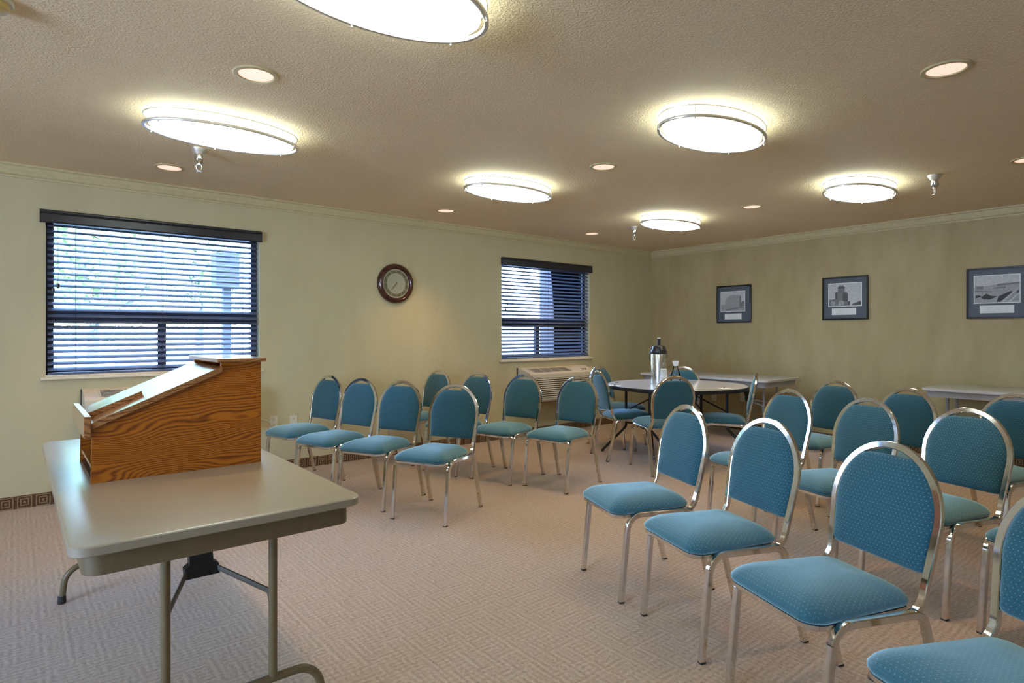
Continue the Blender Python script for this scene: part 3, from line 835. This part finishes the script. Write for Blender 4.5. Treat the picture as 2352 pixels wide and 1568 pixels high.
# ------------------------------------------------------------------ folding tables
def folding_table(label, cx, cy, rz, L, W, zt, top, metal, group=None, box_bracket=False):
    """length along local Y, width along local X"""
    t = thing('folding_table', label, 'table', (cx, cy, 0), rz, group)
    w, l = W / 2, L / 2
    bm = slab(rrect(-w, w, -l, l, .05, 8), [(.006, zt - .028), (0, zt - .024), (0, zt - .004), (.003, zt - .001), (.008, zt)])
    obj('tabletop', bm, top, t, True, 30)
    bm = newbm()
    outer = rrect(-w + .03, w - .03, -l + .03, l - .03, .045, 6); inner = rrect(-w + .045, w - .045, -l + .045, l - .045, .035, 6)
    z0, z1 = zt - .085, zt - .028
    A = [bm.verts.new((x, y, z0)) for x, y in outer]; B = [bm.verts.new((x, y, z1)) for x, y in outer]
    Ci = [bm.verts.new((x, y, z0)) for x, y in inner]; D = [bm.verts.new((x, y, z1)) for x, y in inner]
    n = len(outer)
    for i in range(n):
        j = (i + 1) % n
        bm.faces.new((A[i], A[j], B[j], B[i])); bm.faces.new((Ci[j], Ci[i], D[i], D[j])); bm.faces.new((A[j], A[i], Ci[i], Ci[j])); bm.faces.new((B[i], B[j], D[j], D[i]))
    obj('apron', bm, M['edge'] if metal is M['tanmetal'] else metal, t, True, 30)
    for s in (-1, 1):
        yl = s * (l - .165)
        for x in (-.15, .15):
            lg = obj('leg', tube([(x, yl, zt - .03), (x, yl, .165)], .0135, 12), metal, t)
        pth = fillet([(-w + .07, yl, .012), (-w + .085, yl, .165), (w - .085, yl, .165), (w - .07, yl, .012)], .085, 8)
        ft = obj('foot_bar', tube(pth, .0135, 12), metal, t)
        for x in (-w + .07, w - .07):
            bm = newbm(); lathe(bm, [(0, 0), (.016, 0), (.017, .01), (.016, .035), (0, .035)], 16, (x, yl, 0)); obj('foot_cap', bm, M['rubber'], ft)
        yi = s * (l - .42)
        for x in (-.15, .15):
            q = [(x, yl - s * .012, .385), (x * .97, yl - s * .02, .435), (x * .30, yi, zt - .268)]
            bm = newbm(); sweep(bm, fillet(q, .01, 3), prof_rect(.0035, .008, .001), up=(0, 0, 1)); obj('brace', bm, metal if metal is not M['tanmetal'] else M['acdark'], t)
        bm = newbm(); prism(bm, [(-.052, zt - .285), (.052, zt - .285), (.052, zt - .255), (.036, zt - .245), (.031, zt - .03), (-.031, zt - .03), (-.036, zt - .245), (-.052, zt - .255)], lambda a, b: (a, yi - .018 - s * (b - zt + .285) * .35, b), lambda a, b: (a, yi + .018 - s * (b - zt + .285) * .35, b))
        obj('brace_bracket', bm, M['black'], t, False)
    return t
folding_table('grey-beige folding table carrying the lectern, tan steel legs', .480, 2.722, 0, 1.87, .765, .735, M['laminate'], M['tanmetal'])
folding_table('grey folding table against the tan wall behind the round table', 6.68, 4.13, 0, 1.74, .78, .742, M['greylam'], M['greymetal'])
folding_table('grey folding table at the tan wall, cut by the right image edge', 6.93, .99, 0, 1.85, .69, .745, M['greylam'], M['greymetal'])

# round table
TX, TY, TR = 5.20, 3.66, .69
t = thing('round_table', 'round folding table with pale top and black edge near the corner', 'table', (TX, TY, 0))
bm = newbm(); lathe(bm, [(0, .713), (TR - .006, .713), (TR - .004, .716), (TR - .004, .732), (TR - .008, .735), (0, .735)], 96); obj('tabletop', bm, M['greylam'], t, True, 30)
bm = newbm(); lathe(bm, [(TR - .004, .700), (TR, .700), (TR + .001, .704), (TR + .001, .730), (TR - .001, .7345), (TR - .004, .7335), (TR - .004, .700)], 96); obj('edge_band', bm, M['black'], t)
bm = newbm(); lathe(bm, [(TR - .13, .685), (TR - .115, .685), (TR - .115, .7125), (TR - .13, .7125), (TR - .13, .685)], 96); obj('apron', bm, M['black'], t)
lat = Vector((.7707, -.6372, 0)); dep = Vector((.6372, .7707, 0))
for s in (-1, 1):
    mid = (lat * .40 + dep * .04) * s
    dr = (lat - dep).normalized()
    for q in (-1, 1):
        tp = mid + dr * (.14 * q); ft = mid + dr * (.44 * q)
        pth = fillet([tuple(tp + Vector((0, 0, .712))), tuple(tp + Vector((0, 0, .30))), tuple(ft + Vector((0, 0, .015)))], .06, 6)
        lg = obj('leg', tube(pth, .0135, 12), M['black'], t)
        bm = newbm(); lathe(bm, [(0, 0), (.017, 0), (.017, .02), (0, .03)], 14, tuple(ft)); obj('foot_cap', bm, M['rubber'], lg)
    obj('crossbar', tube([tuple(mid + dr * -.14 + Vector((0, 0, .34))), tuple(mid + dr * .14 + Vector((0, 0, .34)))], .010, 10), M['black'], t)
    for q in (-1, 1):
        a = mid + dr * (.14 * q) + Vector((0, 0, .46)); b = mid * .35 + dr * (.03 * q) + Vector((0, 0, .64))
        obj('brace', tube([tuple(a), tuple(b)], .007, 8), M['black'], t)
    bm = newbm(); c = mid * .35; box(bm, c.x - .04, c.x + .04, c.y - .04, c.y + .04, .62, .7125, bev=.004); obj('brace_bracket', bm, M['black'], t)

# things on the round table
ZT = .735
t = thing('airpot', 'tall stainless airpot with black pump lid on the round table', 'airpot', (5.165, 3.85, ZT), R(225))
bm = newbm(); lathe(bm, [(0, 0), (.072, 0), (.076, .004), (.077, .015), (.077, .300), (.074, .306), (0, .306)], 48); obj('body', bm, M['steel'], t)
bm = newbm(); lathe(bm, [(0, .3065), (.078, .3065), (.081, .312), (.081, .335), (.078, .350), (.066, .382), (.055, .392), (0, .396)], 48); obj('lid', bm, M['blackplastic'], t)
bm = newbm(); prism(bm, [(-.016, .39), (.020, .39), (.034, .462), (.006, .470), (-.006, .455)], lambda a, b: (a, -.014, b), lambda a, b: (a, .014, b)); pl = obj('pump_lever', bm, M['blackplastic'], t, False)
obj('lever_cap', bx(.004, .036, -.013, .013, .4635, .4700 + .006), M['white'], pl, False)
pth = fillet([(0, -.0815, .325), (-.02, -.090, .32), (-.045, -.092, .23), (-.045, 0, .205)], .02, 5)
bm = newbm(); hp = fillet([(.0, -.084, .33), (-.03, -.090, .31), (-.062, -.086, .24), (-.095, -.05, .22), (-.095, .05, .22), (-.062, .086, .24), (-.03, .090, .31), (0, .084, .33)], .025, 4)
sweep(bm, hp, prof_rect(.003, .007, .002)); obj('carry_handle', bm, M['blackplastic'], t)
bm = newbm(); prism(bm, [(-.03, .355), (.03, .355), (.022, .38), (-.022, .38)], lambda a, b: (a * .6, -.085 + (b - .355) * .4, b), lambda a, b: (a * .6, -.070 + (b - .355) * .4, b)); obj('spout', bm, M['blackplastic'], t, False)

t = thing('paper_cup_stack', 'stack of white paper cups upside down beside the airpot', 'cups', (4.70, 3.445, ZT))
bm = newbm(); pr = [(0, 0)]
for k in range(9): pr += [(.043 - k * .0009, .002 + k * .013), (.043 - k * .0009, .008 + k * .013), (.0395 - k * .0009, .012 + k * .013)]
pr += [(.028, .185), (.026, .187), (0, .187)]
lathe(bm, pr, 36); obj('cups', bm, M['white'], t, True, 30)
bm = newbm()
for a, z in ((230, .15), (205, .16), (240, .10)):
    c, s = math.cos(R(a)), math.sin(R(a)); rr = .0315 + (.187 - z) * .05
    lathe(bm, [(0, 0), (.0045, 0), (.004, .0012), (0, .0014)], 8, (c * rr, s * rr, z))
obj('printed_marks', bm, M['acdark'], t)

t = thing('glass_carafe', 'clear glass carafe with flared frosted rim on the round table', 'carafe', (5.20, 3.665, ZT))
bm = newbm(); lathe(bm, [(0, .004), (.046, .004), (.052, .012), (.053, .05), (.048, .10), (.030, .15), (.023, .175), (.0225, .19), (.020, .19), (.0205, .175), (.027, .149), (.045, .098), (.050, .05), (.049, .014), (.044, .008), (0, .008)], 40); obj('bottle', bm, M['carafe'], t)
bm = newbm(); lathe(bm, [(.0225, .188), (.026, .205), (.036, .238), (.034, .239), (.0235, .205), (.020, .188), (.0225, .188)], 40); obj('rim', bm, M['frost'], t)

for (x, y, a, lb) in ((4.60, 3.96, 20, 'white paper coaster with a dark mark at the left of the round table'), (5.18, 3.11, 60, 'white paper coaster with a dark mark at the right of the round table')):
    t = thing('paper_coaster', lb, 'coaster', (x, y, ZT), R(a))
    obj('card', slab(rrect(-.055, .055, -.055, .055, .01, 3), [(0, .0002), (0, .0015)]), M['white'], t, False)
    bm = newbm(); lathe(bm, [(0, .0016), (.010, .0016), (.010, .006), (.006, .010), (0, .010)], 16); obj('dark_cap', bm, M['blackplastic'], t)
t = thing('black_lid', 'small flat black lid at the far left of the round table', 'lid', (4.885, 4.175, ZT))
bm = newbm(); lathe(bm, [(0, .0003), (.022, .0003), (.023, .003), (.020, .007), (0, .0075)], 24); obj('disc', bm, M['blackplastic'], t)
bm = newbm(); lathe(bm, [(.0225, .0002), (.028, .0002), (.028, .0015), (.0225, .0015), (.0225, .0002)], 24); obj('rim', bm, M['white'], t)

# ------------------------------------------------------------------ lectern
lt = thing('lectern', 'honey oak table-top lectern with sloping top on the folding table', 'lectern', (.485, 2.765, .735))
ox, oy, oz = .485, 2.765, .735
def TL(bm): bmesh.ops.translate(bm, verts=bm.verts, vec=(-ox, -oy, -oz)); return bm
sp = [(.202, .7355), (.770, .7355), (.770, 1.1415), (.620, 1.1415), (.620, 1.106), (.205, .923)]
for ya, yb2 in ((2.530, 2.548), (2.986, 3.004)):
    bm = newbm(); prism(bm, sp, lambda a, b: (a, ya, b), lambda a, b: (a, yb2, b)); obj('side_panel', TL(bm), M['oak'], lt, False)
obj('back_panel', TL(bx(.752, .770, 2.548, 2.986, .7355, 1.1415)), M['oak'], lt, False)
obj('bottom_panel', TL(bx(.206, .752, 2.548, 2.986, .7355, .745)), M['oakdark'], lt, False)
obj('shelf', TL(bx(.206, .752, 2.548, 2.986, .780, .792)), M['oaktop'], lt, False)
bm = newbm(); th = .020
prism(bm, [(.200, .9235), (.6205, 1.1065), (.6205, 1.128), (.200, .9455)], lambda a, b: (a, 2.518, b), lambda a, b: (a, 3.016, b)); sl = obj('sloping_top', TL(bm), M['oaktop'], lt, False)
bm = newbm(); box(bm, .603, .786, 2.512, 3.022, 1.142, 1.158, bev=.003); obj('cap_board', TL(bm), M['oaktop'], lt, False)
bm = newbm(); box(bm, .180, .2015, 2.512, 3.022, .895, .9705, bev=.003); obj('front_lip', TL(bm), M['oaktop'], lt, False)
bm = newbm(); f = lambda x: .9455 + (x - .2) * (1.128 - .9455) / .4205
prism(bm, [(.206, f(.206) + .0005), (.375, f(.375) + .0005), (.371, f(.375) + .016), (.206, f(.206) + .020)], lambda a, b: (a, 2.66, b), lambda a, b: (a, 2.80, b)); obj('slope_block', TL(bm), M['oaktop'], lt, False)

# ------------------------------------------------------------------ outdoors
def grass_mat():
    m = simple('pale_sunlit_paving', (.55, .52, .48), .9, nz=.15, nscale=3); return m
M['paving'] = grass_mat()
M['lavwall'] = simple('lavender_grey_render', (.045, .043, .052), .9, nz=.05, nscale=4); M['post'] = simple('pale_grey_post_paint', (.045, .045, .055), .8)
def leafmat():
    m, nt, b, o = new_mat('spring_foliage')
    f = noise(nt, coords(nt), 3, 4)
    nt.links.new(ramp(nt, f, [(.3, (.40, .52, .22)), (.7, (.68, .75, .42))]), b.inputs['Base Color'])
    b.inputs['Roughness'].default_value = .7; b.inputs['Subsurface Weight'].default_value = 0
    return m
M['leaf'] = leafmat(); M['bark'] = simple('grey_bark', (.20, .17, .15), .9, nz=.3, bmp=.4)
struct('ground', bx(-40, 60, YW + TH + .01, 60, -.35, -.12), M['paving'])
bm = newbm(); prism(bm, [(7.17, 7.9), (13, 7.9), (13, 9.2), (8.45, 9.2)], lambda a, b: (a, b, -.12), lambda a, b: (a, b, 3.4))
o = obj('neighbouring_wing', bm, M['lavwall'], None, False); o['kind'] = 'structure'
def tree(x, y, h, r, label, seed):
    rnd = random.Random(seed)
    t = thing('leafy_tree', label, 'tree', (x, y, -.12), 0, 'trees outside the windows')
    bm = newbm(); sweep(bm, [(0, 0, 0), (.03, .02, h * .3), (-.04, .0, h * .6), (0, 0, h * .9)], prof_round(.09, 8))
    for k in range(7):
        a = rnd.uniform(0, 2 * PI); z = h * rnd.uniform(.3, .7); L = r * rnd.uniform(.5, .9)
        sweep(bm, [(0, 0, z), (math.cos(a) * L * .5, math.sin(a) * L * .5, z + L * .35), (math.cos(a) * L, math.sin(a) * L, z + L * .8)], prof_round(.03, 6))
    obj('trunk', bm, M['bark'], t)
    bm = newbm()
    for k in range(8500):
        while True:
            p = Vector((rnd.uniform(-1, 1), rnd.uniform(-1, 1), rnd.uniform(-1, 1)))
            if p.length < 1: break
        p = p * (.55 + .45 * rnd.random()); p = Vector((p.x * r, p.y * r, h * .62 + p.z * h * .42))
        u = Vector((rnd.gauss(0, 1), rnd.gauss(0, 1), rnd.gauss(0, 1))).normalized(); v = u.orthogonal().normalized()
        s = rnd.uniform(.05, .10)
        bm.faces.new([bm.verts.new(p + u * s), bm.verts.new(p + v * s * .6), bm.verts.new(p - u * s), bm.verts.new(p - v * s * .6)])
    obj('foliage', bm, M['leaf'], t, False)
tree(1.0, 12.5, 4.6, 2.0, 'pale green tree outside, behind the middle of the left window', 1)
tree(3.3, 15.5, 5.2, 2.1, 'pale green tree outside, behind the right part of the left window', 2)
tree(8.1, 15.0, 4.8, 1.9, 'pale green tree outside, behind the left part of the farther window', 3)
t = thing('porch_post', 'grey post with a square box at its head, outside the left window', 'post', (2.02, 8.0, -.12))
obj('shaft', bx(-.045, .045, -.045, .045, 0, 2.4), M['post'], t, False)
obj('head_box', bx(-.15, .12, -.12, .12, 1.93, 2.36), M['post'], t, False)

# ------------------------------------------------------------------ daylight and camera
w = bpy.data.worlds.new('World'); SC.world = w; w.use_nodes = True
nt = w.node_tree; bg = nt.nodes['Background']
tc = nt.nodes.new('ShaderNodeTexCoord'); sep = nt.nodes.new('ShaderNodeSeparateXYZ'); nt.links.new(tc.outputs['Generated'], sep.inputs[0])
c = ramp(nt, sep.outputs[2], [(.0, (.50, .66, 1.0)), (.15, (.42, .62, 1.0)), (.6, (.24, .46, 1.0))])
nt.links.new(c, bg.inputs[0]); bg.inputs[1].default_value = 23.0
sl = bpy.data.lights.new('sun', 'SUN'); sl.energy = 7.0; sl.color = (1, .95, .86); sl.angle = R(1)
so = bpy.data.objects.new('sun', sl); COL.objects.link(so); so.location = (3, -8, 9); so.rotation_euler = Vector((-.30, .62, -.75)).to_track_quat('-Z', 'Y').to_euler()
cam = bpy.data.cameras.new('Camera'); co = bpy.data.objects.new('Camera', cam); COL.objects.link(co)
cam.sensor_width = 36; cam.lens = 1380 / 2352 * 36
cam.shift_y = -(784 - 764.9) / 2352
cam.clip_start = .05; cam.clip_end = 200
co.location = (0, 0, H); co.rotation_euler = (R(90), 0, .8799 - PI / 2)
SC.camera = co
vs = SC.view_settings; vs.view_transform = 'Standard'; vs.look = 'None'; vs.gamma = 1; vs.use_curve_mapping = False; vs.exposure = .50
